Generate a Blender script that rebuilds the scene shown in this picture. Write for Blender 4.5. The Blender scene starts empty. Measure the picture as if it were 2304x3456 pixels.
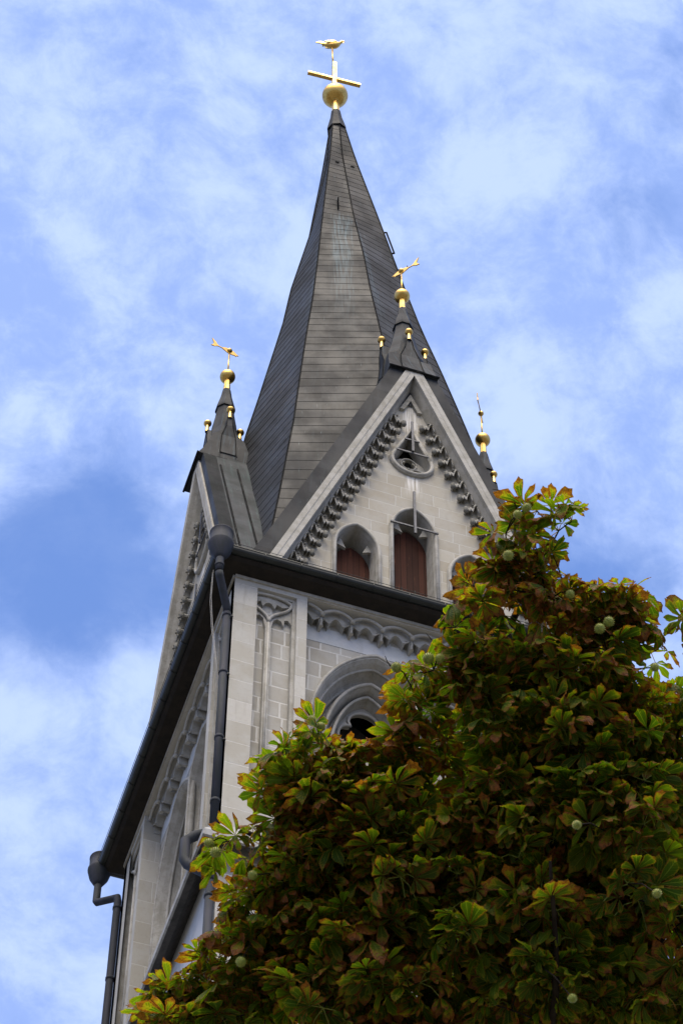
import bpy, math, random
import numpy as np
from mathutils import Vector, Matrix, noise as mnoise
from mathutils.geometry import tessellate_polygon
R = math.radians
random.seed(7); rng = np.random.default_rng(11)
S = bpy.context.scene
COL = S.collection

# ------------------------------------------------------------------ camera
CAM = Vector((-10.83429, -42.51836, -62.58091))
FW = Vector((0.16976025, 0.52702144, 0.83272436))
RT = Vector((0.94959537, -0.31344173, 0.00478786))
UP = Vector((-0.26353387, -0.7899384, 0.55366707))
GZ = CAM.z - 1.65                      # ground level
cd = bpy.data.cameras.new('camera'); cam = bpy.data.objects.new('camera', cd); COL.objects.link(cam)
cam.matrix_world = Matrix(((RT.x, UP.x, -FW.x, CAM.x), (RT.y, UP.y, -FW.y, CAM.y), (RT.z, UP.z, -FW.z, CAM.z), (0, 0, 0, 1)))
cd.sensor_fit = 'VERTICAL'; cd.sensor_height = 24; cd.sensor_width = 24; cd.lens = 69.5575
cd.clip_start = 0.1; cd.clip_end = 5000
S.camera = cam

# ------------------------------------------------------------------ exposure
S.view_settings.view_transform = 'Standard'; S.view_settings.look = 'None'
S.view_settings.exposure = 0.55; S.view_settings.gamma = 1

# ------------------------------------------------------------------ sun
SUN_EL, SUN_AZ = 60, 203               # degrees; azimuth measured clockwise from +Y
sl = bpy.data.lights.new('sun', 'SUN'); sl.energy = 1.9; sl.angle = R(40); sl.color = (1, .93, .83)
so = bpy.data.objects.new('sun', sl); COL.objects.link(so)
sd = Vector((math.sin(R(SUN_AZ)) * math.cos(R(SUN_EL)), math.cos(R(SUN_AZ)) * math.cos(R(SUN_EL)), math.sin(R(SUN_EL))))
so.rotation_euler = sd.to_track_quat('Z', 'Y').to_euler(); so.location = (0, -60, 40)

# ------------------------------------------------------------------ node helper
class NT:
    def __init__(s, tree): s.t = tree; s.t.nodes.clear()
    def n(s, typ, ins=None, **kw):
        nd = s.t.nodes.new(typ)
        for k, v in kw.items(): setattr(nd, k, v)
        for k, v in (ins or {}).items():
            sock = nd.inputs[k]
            if hasattr(v, 'is_output') or isinstance(v, bpy.types.NodeSocket): s.t.links.new(v, sock)
            else: sock.default_value = v
        return nd
    def math(s, op, a, b=0.0, c=0.0, clamp=False):
        nd = s.n('ShaderNodeMath', {0: a, 1: b, 2: c}, operation=op); nd.use_clamp = clamp; return nd.outputs[0]
    def mapr(s, v, a, b, c=0.0, d=1.0, smooth=True):
        nd = s.n('ShaderNodeMapRange', {0: v, 1: a, 2: b, 3: c, 4: d}, interpolation_type='SMOOTHSTEP' if smooth else 'LINEAR'); return nd.outputs[0]
    def mix(s, f, a, b, mode='MIX'):
        nd = s.n('ShaderNodeMix', data_type='RGBA', blend_type=mode)
        for i, v in ((0, f), (6, a), (7, b)):
            if isinstance(v, bpy.types.NodeSocket): s.t.links.new(v, nd.inputs[i])
            else: nd.inputs[i].default_value = v if i == 0 else ((*v, 1) if len(v) == 3 else v)
        return nd.outputs[2]
    def noise(s, vec, scale, detail=4, rough=.55, dist=0.0):
        nd = s.n('ShaderNodeTexNoise', {'Vector': vec, 'Scale': scale, 'Detail': detail, 'Roughness': rough, 'Distortion': dist}); return nd.outputs[0]
    def scale(s, vec, sx, sy, sz=1.0, loc=(0, 0, 0)):
        nd = s.n('ShaderNodeMapping', {'Vector': vec, 'Scale': (sx, sy, sz), 'Location': loc}); return nd.outputs[0]

# ------------------------------------------------------------------ sky (world): Nishita plus drifting clouds
W = bpy.data.worlds.new('World'); S.world = W; W.use_nodes = True
t = NT(W.node_tree)
sky = t.n('ShaderNodeTexSky', sky_type='NISHITA')
sky.sun_disc = False; sky.sun_elevation = R(SUN_EL); sky.sun_rotation = R(SUN_AZ); sky.altitude = 400; sky.air_density = 1.0; sky.dust_density = .6; sky.ozone_density = 2.0
tc = t.n('ShaderNodeTexCoord').outputs['Generated']
warp = t.n('ShaderNodeTexNoise', {'Vector': tc, 'Scale': 5.0, 'Detail': 4.0, 'Roughness': .6})
wv = t.n('ShaderNodeVectorMath', {0: warp.outputs[1], 1: (.5, .5, .5)}, operation='SUBTRACT').outputs[0]
wv = t.n('ShaderNodeVectorMath', {0: wv, 'Scale': .07}, operation='SCALE').outputs[0]
wd = t.n('ShaderNodeVectorMath', {0: tc, 1: wv}, operation='ADD').outputs[0]
st = t.n('ShaderNodeMapping', {'Vector': wd, 'Rotation': (0, 0, R(25)), 'Scale': (1.0, 1.25, 1.0)}).outputs[0]
big = t.noise(st, 9.0, 8, .56, .12)
fine = t.noise(st, 34.0, 8, .66, .3)
dens = t.math('ADD', t.math('MULTIPLY', big, 1.6), t.math('MULTIPLY', fine, .36))
# openings of blue between the clouds (real directions in the sky): (x, y, z, angular size, depth)
HOLES = [(.082, .555, .828, .050, .55), (.102, .581, .808, .045, .55), (.058, .535, .843, .035, .35), (.218, .42, .881, .055, .40),
         (.249, .512, .822, .050, .60), (.166, .452, .876, .022, .15), (.129, .481, .867, .025, .35), (.23, .373, .899, .03, .15),
         (.083, .62, .782, .04, .25), (.24, .452, .859, .035, .22), (.058, .413, .909, .03, .45), (.09, .45, .888, .025, .2)]
for x, y, z, sz, dp in HOLES:
    dv = t.n('ShaderNodeVectorMath', {0: wd, 1: (x, y, z)}, operation='DISTANCE').outputs['Value']
    dens = t.math('SUBTRACT', dens, t.mapr(dv, sz * 1.5, 0.0, 0.0, dp * .58))
cover = t.mapr(dens, .47, .90)
shade = t.noise(st, 21.0, 8, .66)
sund = t.n('ShaderNodeVectorMath', {0: tc, 1: tuple(sd)}, operation='DOT_PRODUCT').outputs['Value']
glow = t.mapr(sund, .66, 1.0, 1.0, 3.4)
cl = t.mix(t.mapr(shade, .35, .65), (2.4, 3.45, 6.6), (4.1, 5.15, 7.9))
cl = t.mix(t.mapr(sund, .66, .95), cl, (7.6, 6.4, 5.0))
cl = t.n('ShaderNodeVectorMath', {0: cl, 'Scale': glow}, operation='SCALE').outputs[0]
blue = t.mix(.8, sky.outputs[0], (1.05, 2.1, 5.4))
cov2 = t.math('ADD', .12, t.math('MULTIPLY', cover, .82))
skyc = t.mix(cov2, blue, cl)
bg = t.n('ShaderNodeBackground', {'Color': skyc, 'Strength': 0.105})
t.n('ShaderNodeOutputWorld', {'Surface': bg.outputs[0]})

# ------------------------------------------------------------------ materials
def mat(name):
    m = bpy.data.materials.new(name); m.use_nodes = True; return m, NT(m.node_tree)
def finish(t, bsdf): t.n('ShaderNodeOutputMaterial', {'Surface': bsdf})
def bump(t, h, dist=.02, strength=.5):
    return t.n('ShaderNodeBump', {'Height': h, 'Strength': strength, 'Distance': dist}).outputs[0]

def stone(name, bw, bh, c1, c2, mortar, msize, blotch=.5, dirt=.5, stain=False):
    m, t = mat(name)
    uv = t.n('ShaderNodeTexCoord').outputs['UV']
    wob = t.n('ShaderNodeTexNoise', {'Vector': uv, 'Scale': 1.3, 'Detail': 2.0}).outputs[1]
    wob = t.n('ShaderNodeVectorMath', {0: wob, 'Scale': .05}, operation='SCALE').outputs[0]
    uvw = t.n('ShaderNodeVectorMath', {0: uv, 1: wob}, operation='ADD').outputs[0]
    br = t.n('ShaderNodeTexBrick', {'Vector': uvw, 'Color1': (*c1, 1), 'Color2': (*c2, 1), 'Mortar': (*mortar, 1), 'Scale': 1.0, 'Mortar Size': msize, 'Mortar Smooth': .3, 'Bias': 0.0, 'Brick Width': bw, 'Row Height': bh})
    br.offset = .43; br.squash = 1.35; br.squash_frequency = 3
    n1 = t.noise(t.scale(uv, 1, 1), .9, 6, .62)
    n2 = t.noise(t.scale(uv, 9, 6), 1.0, 6, .7)
    n3 = t.noise(t.scale(uv, 5.0, .5), 1.0, 5, .6)      # streaks
    c = t.mix(t.math('MULTIPLY', t.mapr(n1, .42, .62), blotch), br.outputs[0], (.42, .43, .425))
    c = t.mix(t.math('MULTIPLY', t.mapr(n2, .48, .75), .35), c, (.25, .23, .19))
    c = t.mix(t.math('MULTIPLY', t.mapr(n3, .55, .78), dirt), c, (.24, .225, .19))
    if stain:   # lime run-off that has trickled down from the oculus sill
        sx = t.n('ShaderNodeSeparateXYZ', {0: uv}); xx = t.math('ABSOLUTE', t.math('SUBTRACT', sx.outputs[0], 5.07))
        tk = t.noise(t.scale(uv, 17, .7), 1.0, 3, .6)
        mk = t.math('MULTIPLY', t.mapr(xx, .36, .10), t.math('MULTIPLY', t.mapr(sx.outputs[1], 6.7, 7.7), t.mapr(tk, .42, .58)))
        c = t.mix(t.math('MULTIPLY', mk, .8), c, (.66, .65, .62))
    h = t.math('ADD', t.math('MULTIPLY', br.outputs[1], -1.0), t.math('MULTIPLY', n2, .5))
    b = t.n('ShaderNodeBsdfPrincipled', {'Base Color': c, 'Roughness': .9, 'Normal': bump(t, h, .012, .6)})
    finish(t, b.outputs[0]); return m
M_GABLE = stone('gable_ashlar', .95, .52, (.36, .342, .292), (.29, .265, .213), (.43, .42, .38), .014, .22, .45, True)
M_WALL = stone('block_wall', .55, .60, (.35, .34, .31), (.235, .220, .182), (.46, .455, .43), .030, .25, .40)
M_PIER = stone('dressed_pier', 1.3, .82, (.40, .388, .350), (.315, .30, .255), (.47, .46, .43), .014, .30, .50)
def plain(name, col, col2, sc=3.0, rough=.9, dirtcol=(.2, .19, .16), dirt=.4, bd=.01, spec=.3):
    m, t = mat(name)
    ob = t.n('ShaderNodeTexCoord').outputs['Object']
    n1 = t.noise(ob, sc, 6, .62); n2 = t.noise(ob, sc * 5, 6, .7); n3 = t.noise(t.scale(ob, 4, 4, .5), 1.0, 5, .6)
    c = t.mix(t.mapr(n1, .4, .62), col, col2)
    c = t.mix(t.math('MULTIPLY', t.mapr(n2, .5, .75), dirt), c, dirtcol)
    c = t.mix(t.math('MULTIPLY', t.mapr(n3, .52, .75), dirt), c, dirtcol)
    b = t.n('ShaderNodeBsdfPrincipled', {'Base Color': c, 'Roughness': rough, 'Specular IOR Level': spec, 'Normal': bump(t, n2, bd, .5)})
    finish(t, b.outputs[0]); return m
M_TRIM = plain('carved_stone', (.37, .36, .33), (.29, .28, .245), 2.5, dirt=.6)
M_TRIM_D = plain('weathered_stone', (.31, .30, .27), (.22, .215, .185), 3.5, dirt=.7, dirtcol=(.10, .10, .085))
M_LOUVRE = plain('grey_louvre_boards', (.085, .08, .075), (.055, .052, .05), 3, dirt=.5, dirtcol=(.02, .02, .02))
M_DROP = plain('corbel_drop', (.19, .185, .165), (.12, .118, .105), 5.0, dirt=.6, dirtcol=(.04, .04, .036))
M_PLASTER = plain('lime_plaster', (.46, .475, .49), (.40, .42, .43), 1.2, dirt=.2)
M_DARK = plain('dark_interior', (.02, .02, .02), (.03, .028, .025), 2, dirt=.2)  # near-black sheets painting the unlit hollow behind windows, oculus and slits
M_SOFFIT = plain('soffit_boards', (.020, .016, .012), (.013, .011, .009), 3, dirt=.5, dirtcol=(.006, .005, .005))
M_STRING = plain('string_stone', (.33, .335, .33), (.25, .25, .245), 2.0, dirt=.6, dirtcol=(.10, .10, .09))
M_STRDARK = plain('dark_stone', (.085, .08, .075), (.05, .05, .046), 2.0, dirt=.6, dirtcol=(.02, .02, .02))  # much darker stone tone, used only on the string course underside

def metal_roof(name, base, base2, green, gamt, seam=None):
    m, t = mat(name)
    uv = t.n('ShaderNodeTexCoord').outputs['UV']
    n1 = t.noise(t.scale(uv, .8, .5), 1.0, 5, .6)
    n2 = t.noise(t.scale(uv, 9.0, .55), 1.0, 6, .65)
    n3 = t.noise(t.scale(uv, 14.0, 1.0, loc=(3, 7, 0)), 1.0, 4, .6)
    fine = t.noise(t.scale(uv, 24, 24), 1.0, 3, .6)
    sheet = t.n('ShaderNodeTexBrick', {'Vector': uv, 'Color1': (.35, .35, .35, 1), 'Color2': (.75, .75, .75, 1), 'Mortar': (.5, .5, .5, 1), 'Scale': 1.0, 'Mortar Size': 0.0, 'Brick Width': 1.9, 'Row Height': .46}).outputs[0]
    c = t.mix(t.mapr(n1, .38, .62), base, base2)
    c = t.mix(.55, c, t.mix(1.0, c, sheet, 'OVERLAY'))
    c = t.mix(t.math('MULTIPLY', t.mapr(n2, .5, .72), gamt), c, green)
    c = t.mix(t.math('MULTIPLY', t.mapr(n3, .66, .74), .55), c, (.15, .20, .22))
    c = t.mix(t.math('MULTIPLY', t.mapr(fine, .5, .8), .25), c, (.03, .03, .03))
    if seam:   # pale run-off patch with its own place on one face: (u centre, half width, z top, z bottom)
        sep = t.n('ShaderNodeSeparateXYZ', {0: uv})
        x = t.math('ABSOLUTE', t.math('SUBTRACT', sep.outputs[0], seam[0]))
        fx = t.mapr(t.math('ADD', x, t.math('MULTIPLY', t.math('SUBTRACT', n2, .5), .7)), seam[1], seam[1] * .55)
        fz = t.math('MULTIPLY', t.mapr(t.math('ADD', sep.outputs[1], t.math('MULTIPLY', n2, 2.2)), seam[2] + 1.3, seam[2] + .3), t.mapr(sep.outputs[1], seam[3] - 4, seam[2] - 1.2))
        st = t.mapr(t.noise(t.scale(uv, 16, .6, loc=(9, 1, 0)), 1.0, 4, .6), .36, .62)
        c = t.mix(t.math('MULTIPLY', t.math('MULTIPLY', fx, fz), t.math('MULTIPLY', st, .42)), c, (.15, .23, .27))
    b = t.n('ShaderNodeBsdfPrincipled', {'Base Color': c, 'Specular IOR Level': .06, 'Roughness': t.mapr(n1, .3, .7, .45, .65), 'Normal': bump(t, n2, .01, .25)})
    finish(t, b.outputs[0]); return m
M_SPIRE = metal_roof('spire_copper_sheet', (.028, .030, .033), (.021, .0225, .025), (.032, .043, .050), .45, (5.55, .42, 30.0, 22.0))
M_ROOF = metal_roof('gable_roof_sheet', (.028, .034, .041), (.022, .029, .032), (.046, .080, .080), .6)
M_VERGE = metal_roof('verge_sheet', (.026, .029, .034), (.020, .022, .026), (.030, .044, .052), .45)
M_PINN = metal_roof('pinnacle_sheet', (.027, .030, .035), (.021, .024, .029), (.055, .085, .105), .85)
M_SEAM = plain('roof_seam', (.018, .019, .020), (.012, .012, .012), 3, rough=.95, dirt=.2, spec=.02)
m, t = mat('downpipe_zinc'); ob = t.n('ShaderNodeTexCoord').outputs['Object']
c = t.mix(t.mapr(t.noise(t.scale(ob, 3, 3, .6), 2.0, 4, .6), .35, .65), (.038, .041, .054), (.028, .033, .037))
b = t.n('ShaderNodeBsdfPrincipled', {'Base Color': c, 'Specular IOR Level': .10, 'Roughness': .7}); finish(t, b.outputs[0]); M_PIPE = m
m, t = mat('gutter_metal'); ob = t.n('ShaderNodeTexCoord').outputs['Object']
c = t.mix(t.mapr(t.noise(ob, 2.0, 4, .6), .4, .65), (.008, .010, .010), (.014, .018, .017))
b = t.n('ShaderNodeBsdfPrincipled', {'Base Color': c, 'Metallic': .3, 'Roughness': .45}); finish(t, b.outputs[0]); M_GUTTER = m
m, t = mat('gilding'); ob = t.n('ShaderNodeTexCoord').outputs['Object']
nn = t.noise(ob, 6.0, 5, .6)
c = t.mix(t.mapr(nn, .4, .7), (.56, .37, .105), (.40, .25, .06))
b = t.n('ShaderNodeBsdfPrincipled', {'Base Color': c, 'Metallic': 1.0, 'Roughness': t.mapr(nn, .3, .7, .26, .40), 'Normal': bump(t, nn, .01, .15)}); finish(t, b.outputs[0]); M_GOLD = m
m, t = mat('wrought_iron'); ob = t.n('ShaderNodeTexCoord').outputs['Object']
c = t.mix(t.mapr(t.noise(ob, 9.0, 4, .6), .4, .65), (.045, .05, .06), (.075, .08, .10))
b = t.n('ShaderNodeBsdfPrincipled', {'Base Color': c, 'Metallic': .4, 'Roughness': .55}); finish(t, b.outputs[0]); M_IRON = m
m, t = mat('cable'); b = t.n('ShaderNodeBsdfPrincipled', {'Base Color': (.30, .29, .27, 1), 'Roughness': .6}); finish(t, b.outputs[0]); M_CABLE = m
m, t = mat('shutter_wood'); uv = t.n('ShaderNodeTexCoord').outputs['UV']
pl = t.n('ShaderNodeTexBrick', {'Vector': uv, 'Color1': (.064, .024, .016, 1), 'Color2': (.034, .014, .010, 1), 'Mortar': (.008, .005, .004, 1), 'Scale': 1.0, 'Mortar Size': .008, 'Brick Width': .17, 'Row Height': 60.0})
gr = t.noise(t.scale(uv, 30, 1.2), 1.0, 5, .65); fl = t.noise(t.scale(uv, 11, .8, loc=(5, 2, 0)), 1.0, 4, .6)
c = t.mix(t.math('MULTIPLY', t.mapr(gr, .4, .7), .5), pl.outputs[0], (.035, .014, .010))
c = t.mix(t.math('MULTIPLY', t.mapr(fl, .6, .72), .7), c, (.16, .058, .03))
b = t.n('ShaderNodeBsdfPrincipled', {'Base Color': c, 'Roughness': .8, 'Specular IOR Level': .08, 'Normal': bump(t, gr, .01, .4)}); finish(t, b.outputs[0]); M_WOOD = m
m, t = mat('bark'); ob = t.n('ShaderNodeTexCoord').outputs['Object']
nn = t.noise(t.scale(ob, 10, 10, 3), 1.0, 6, .65)
b = t.n('ShaderNodeBsdfPrincipled', {'Base Color': t.mix(t.mapr(nn, .35, .65), (.016, .012, .009), (.034, .027, .020)), 'Roughness': .95, 'Specular IOR Level': .08, 'Normal': bump(t, nn, .02, .8)}); finish(t, b.outputs[0]); M_BARK = m
m, t = mat('fruit_husk'); ob = t.n('ShaderNodeTexCoord').outputs['Object']
nn = t.noise(ob, 60.0, 4, .6)
b = t.n('ShaderNodeBsdfPrincipled', {'Base Color': t.mix(t.mapr(nn, .4, .65), (.22, .26, .038), (.13, .165, .02)), 'Roughness': .6, 'Subsurface Weight': .1}); finish(t, b.outputs[0]); M_FRUIT = m
m, t = mat('paving'); ob = t.n('ShaderNodeTexCoord').outputs['Object']
nn = t.noise(ob, .35, 6, .65); n2 = t.noise(ob, 8, 4, .6)
c = t.mix(t.mapr(nn, .4, .62), (.19, .18, .16), (.13, .13, .105)); c = t.mix(t.math('MULTIPLY', n2, .4), c, (.06, .055, .05))
b = t.n('ShaderNodeBsdfPrincipled', {'Base Color': c, 'Roughness': .9}); finish(t, b.outputs[0]); M_GROUND = m

# chestnut leaf: green blade, veins, autumn browning that creeps in from each leaflet's edge and tip
m, t = mat('chestnut_leaf')
uv = t.n('ShaderNodeTexCoord').outputs['UV']; sep = t.n('ShaderNodeSeparateXYZ', {0: uv}); lu, lv = sep.outputs[0], sep.outputs[1]
at = t.n('ShaderNodeVertexColor', layer_name='leaf'); asp = t.n('ShaderNodeSeparateColor', {0: at.outputs[0]})
sick, hue, seed = asp.outputs[0], asp.outputs[1], asp.outputs[2]
au = t.math('ABSOLUTE', lu)
pos = t.n('ShaderNodeTexCoord').outputs['Object']
nz = t.noise(pos, 26.0, 4, .65); nz2 = t.noise(pos, 70.0, 3, .6)
edge = t.math('MAXIMUM', au, t.math('MULTIPLY', lv, 1.02))
vein = t.math('SINE', t.math('MULTIPLY', t.math('SUBTRACT', lv, t.math('MULTIPLY', au, .16)), 62.0))
e2 = t.math('ADD', t.math('ADD', edge, t.math('MULTIPLY', t.math('SUBTRACT', nz, .5), .8)), t.math('MULTIPLY', vein, .05))
thr = t.math('SUBTRACT', 1.01, t.math('MULTIPLY', sick, .70))
brown = t.mapr(t.math('SUBTRACT', e2, thr), -.06, .12)
yel = t.math('MULTIPLY', t.mapr(t.math('SUBTRACT', e2, thr), -.22, .02), .7)
g = t.mix(hue, (.040, .080, .004), (.095, .132, .006))
g = t.mix(t.math('MULTIPLY', t.mapr(vein, .5, 1.0), .30), g, (.11, .17, .015))
g = t.mix(t.mapr(au, .09, .03), g, (.16, .21, .03))
c = t.mix(yel, g, (.32, .24, .015))
bc = t.mix(t.mapr(nz2, .35, .65), (.270, .090, .014), (.110, .036, .008))
bc = t.mix(t.math('MULTIPLY', t.mapr(vein, .4, 1.0), .35), bc, (.26, .12, .05))
c = t.mix(brown, c, bc)
nrm = bump(t, t.math('ADD', vein, t.math('MULTIPLY', nz2, 2.0)), .002, .5)
p = t.n('ShaderNodeBsdfPrincipled', {'Base Color': c, 'Roughness': .5, 'Normal': nrm, 'Specular IOR Level': .22})
tr = t.n('ShaderNodeBsdfTranslucent', {'Color': t.mix(1.0, c, (1.6, 1.9, .45), 'MULTIPLY')})
mx = t.n('ShaderNodeMixShader', {0: t.math('MULTIPLY', t.mapr(brown, 0, 1, 1, .65, False), .58)}); t.t.links.new(p.outputs[0], mx.inputs[1]); t.t.links.new(tr.outputs[0], mx.inputs[2])
finish(t, mx.outputs[0]); M_LEAF = m

# ------------------------------------------------------------------ mesh builder
class MB:
    def __init__(s): s.v = []; s.f = []; s.uv = []; s.sm = []; s.mi = []; s.cur = 0
    def face(s, pts, uvs=None, smooth=False):
        i = len(s.v); s.v += [tuple(p) for p in pts]; s.f.append(tuple(range(i, i + len(pts)))); s.uv.append(uvs); s.sm.append(smooth); s.mi.append(s.cur)
    def idx(s, verts, faces, smooth=False, uvf=None):
        i = len(s.v); s.v += [tuple(p) for p in verts]
        for f in faces:
            s.f.append(tuple(i + k for k in f)); s.sm.append(smooth); s.mi.append(s.cur)
            s.uv.append([uvf(verts[k]) for k in f] if uvf else None)
    def prism(s, loops, d0, d1, mp, back=False):
        """flat outline (with holes) in (u, v), front at depth d0, back at d1 (bigger = further inside)"""
        flat = [p for l in loops for p in l]
        tri = tessellate_polygon([[Vector((p[0], p[1], 0)) for p in l] for l in loops])
        for d in ((d0, d1) if back else (d0,)):
            for a in tri: s.face([mp(flat[k][0], d, flat[k][1]) for k in a], [flat[k] for k in a])
        for l in loops:
            n = len(l)
            for k in range(n):
                a, b = l[k], l[(k + 1) % n]
                s.face([mp(a[0], d0, a[1]), mp(b[0], d0, b[1]), mp(b[0], d1, b[1]), mp(a[0], d1, a[1])], [(a[0], a[1]), (b[0], b[1]), (b[0] + d1 - d0, b[1]), (a[0] + d1 - d0, a[1])])
    def loft(s, la, da, lb, db, mp, closed=False, smooth=False):
        n = len(la)
        for k in range(n if closed else n - 1):
            a, b, c, e = la[k], la[(k + 1) % n], lb[(k + 1) % n], lb[k]
            s.face([mp(a[0], da, a[1]), mp(b[0], da, b[1]), mp(c[0], db, c[1]), mp(e[0], db, e[1])], [a, b, c, e], smooth)
    def box(s, x0, x1, y0, y1, z0, z1, M=None):
        P = [(x, y, z) for x in (x0, x1) for y in (y0, y1) for z in (z0, z1)]
        if M: P = [M @ Vector(p) for p in P]
        for q in ((0, 1, 3, 2), (4, 6, 7, 5), (0, 4, 5, 1), (2, 3, 7, 6), (0, 2, 6, 4), (1, 5, 7, 3)):
            s.face([P[k] for k in q], [(P[k][0] + P[k][1], P[k][2]) for k in q])
    def tube(s, pts, r, n=8, caps=True, smooth=True):
        pts = [Vector(p) for p in pts]; m = len(pts); rr = r if hasattr(r, '__len__') else [r] * m
        up = None; rings = []
        for i in range(m):
            d = (pts[min(i + 1, m - 1)] - pts[max(i - 1, 0)]).normalized()
            if up is None: up = d.orthogonal().normalized()
            up = (up - d * up.dot(d)); up = up.normalized() if up.length > 1e-6 else d.orthogonal().normalized()
            sd_ = d.cross(up)
            rings.append([pts[i] + (up * math.cos(2 * math.pi * k / n) + sd_ * math.sin(2 * math.pi * k / n)) * rr[i] for k in range(n)])
        V = [p for q in rings for p in q]; F = []
        for i in range(m - 1):
            for k in range(n): F.append((i * n + k, i * n + (k + 1) % n, (i + 1) * n + (k + 1) % n, (i + 1) * n + k))
        s.idx(V, F, smooth, lambda p: (p[0] + p[1], p[2]))
        if caps:
            s.face(rings[0][::-1], [(0, 0)] * n); s.face(rings[-1], [(0, 0)] * n)
    def lathe(s, prof, c=(0, 0, 0), n=16, ang0=0.0, smooth=True, axis=None):
        V = []; F = []
        for (r, z) in prof:
            for k in range(n):
                a = ang0 + 2 * math.pi * k / n; o = axis(z) if axis else (0, 0)
                V.append((c[0] + o[0] + r * math.cos(a), c[1] + o[1] + r * math.sin(a), c[2] + z))
        for i in range(len(prof) - 1):
            for k in range(n): F.append((i * n + k, i * n + (k + 1) % n, (i + 1) * n + (k + 1) % n, (i + 1) * n + k))
        s.idx(V, F, smooth, lambda p: (p[0] + p[1], p[2]))
    def ball(s, c, r, n=20, sz=1.0):
        s.lathe([(max(r * math.sin(math.pi * k / n), 1e-4), -r * sz * math.cos(math.pi * k / n)) for k in range(n + 1)], c, n * 2)
    def build(s, name, mt, parent=None, loc=(0, 0, 0)):
        me = bpy.data.meshes.new(name); me.from_pydata(s.v, [], s.f)
        for q in (mt if isinstance(mt, (list, tuple)) else [mt]): me.materials.append(q)
        if any(u is not None for u in s.uv):
            ul = me.uv_layers.new(name='uv'); i = 0
            for f, u in zip(s.f, s.uv):
                for k in range(len(f)): ul.data[i].uv = u[k] if u else (s.v[f[k]][0] + s.v[f[k]][1], s.v[f[k]][2]); i += 1
        me.polygons.foreach_set('use_smooth', s.sm); me.polygons.foreach_set('material_index', s.mi)
        import bmesh
        bm = bmesh.new(); bm.from_mesh(me); bmesh.ops.remove_doubles(bm, verts=bm.verts, dist=1e-4); bmesh.ops.recalc_face_normals(bm, faces=bm.faces); bm.to_mesh(me); bm.free()
        o = bpy.data.objects.new(name, me); COL.objects.link(o)
        if parent: o.parent = parent
        o.location = loc
        return o
def thing(name, label, cat, loc):
    o = bpy.data.objects.new(name, None); COL.objects.link(o); o.location = loc; o.empty_display_size = 1
    o['label'] = label; o['category'] = cat; return o

# ------------------------------------------------------------------ ground
g = MB(); g.face([(-900, -900, GZ), (900, -900, GZ), (900, 900, GZ), (-900, 900, GZ)])
go = g.build('ground', M_GROUND); go['kind'] = 'structure'; go['label'] = 'grey paved churchyard ground below the tower'; go['category'] = 'ground'

# ------------------------------------------------------------------ the tower
WX, WY = 10.1, 10.3; CX, CY = WX / 2, WY / 2
TW = thing('church_tower', 'tall grey stone gothic church tower with dark metal spire, four gables and gilded finials', 'church tower', (CX, CY, GZ))
OFF = (-CX, -CY, -GZ)                  # parts are modelled in world coordinates
def part(mb, name, mt, parent=None): return mb.build(name, mt, parent or TW, OFF if parent is None else (0, 0, 0))
ky = WY / WX
FACES = [lambda u, d, v: (u, d, v), lambda u, d, v: (d, u * ky, v), lambda u, d, v: (WX - u, WY - d, v), lambda u, d, v: (WX - d, WY - u * ky, v)]

def arch(cx, w, zb, zs, h, n=12, c=.28):
    """pointed-arch outline from the left jamb foot over the apex to the right jamb foot"""
    Rr = 1 + c; h0 = math.sqrt(Rr * Rr - c * c); t1 = math.acos(c / Rr); L = []
    for k in range(n + 1):
        a = t1 * k / n; L.append((w * (-c + Rr * math.cos(a)), zs + h * Rr * math.sin(a) / h0))
    left = [(cx - x, z) for x, z in L]; right = [(cx + x, z) for x, z in L[:-1]][::-1]
    return [(cx - w, zb)] + left + right + [(cx + w, zb)]
def ring(outer, inner): return outer + inner[::-1]
def tear(cx, cz, rx, rz, zt, n=20):
    s = min(.95, rz / (zt - cz)); a0 = math.asin(s)
    P = [(cx, zt)]
    for k in range(n + 1):
        a = a0 - (2 * math.pi - (math.pi - 2 * a0)) * k / n if False else (a0 - (math.pi + 2 * a0) * k / n)
        P.append((cx + rx * math.cos(a), cz + rz * math.sin(a)))
    return P
def trefoil(cx, cz, r, n=36, rot=90, sz=1.3):
    P = []
    for k in range(n):
        a = 2 * math.pi * k / n; q = r * (.58 + .42 * abs(math.cos(1.5 * (a - R(rot)))) ** .6)
        P.append((cx + q * math.cos(a), cz + q * math.sin(a) * sz))
    return P

Gd = .35                                # depth of the gable wall plane
APEX, SLOPE = 13.75, 2.93
def rake(off, z): return (APEX - z) / SLOPE - off      # half width of the gable at height z, inset by off
def rake_tri(off, zb, zshift=0): return [(CX - rake(off, zb), zb), (CX, APEX - off * SLOPE), (CX + rake(off, zb), zb)]

def garch(cx, w, zb, zs, h, n=12): return arch(cx, w, zb, zs, h, n, .5)

def cusp(mb, mp, cx, w, zs, h, d0, d1, side):
    """one cusp of a trefoiled window head, springing from the arch intrados"""
    A = garch(cx, w, zs - .3, zs, h, 14)
    pts = [p for p in A if (p[0] - cx) * side > .28 * w and p[1] > zs - .05]
    pts = sorted(pts, key=lambda p: p[1])
    lo, hi = pts[0], pts[-1]
    tip = (cx + side * w * .44, zs + .26 * h)
    def arc(a, b, bow, n=6):
        o = []
        for k in range(1, n):
            f = k / n; x = a[0] + (b[0] - a[0]) * f; z = a[1] + (b[1] - a[1]) * f; q = math.sin(math.pi * f) * bow
            o.append((x + q * side, z + q * 1.3))
        return o
    loop = pts + arc(hi, tip, .17) + [tip] + arc(tip, lo, .20)
    mb.prism([loop], d0, d1, mp, True)

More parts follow.
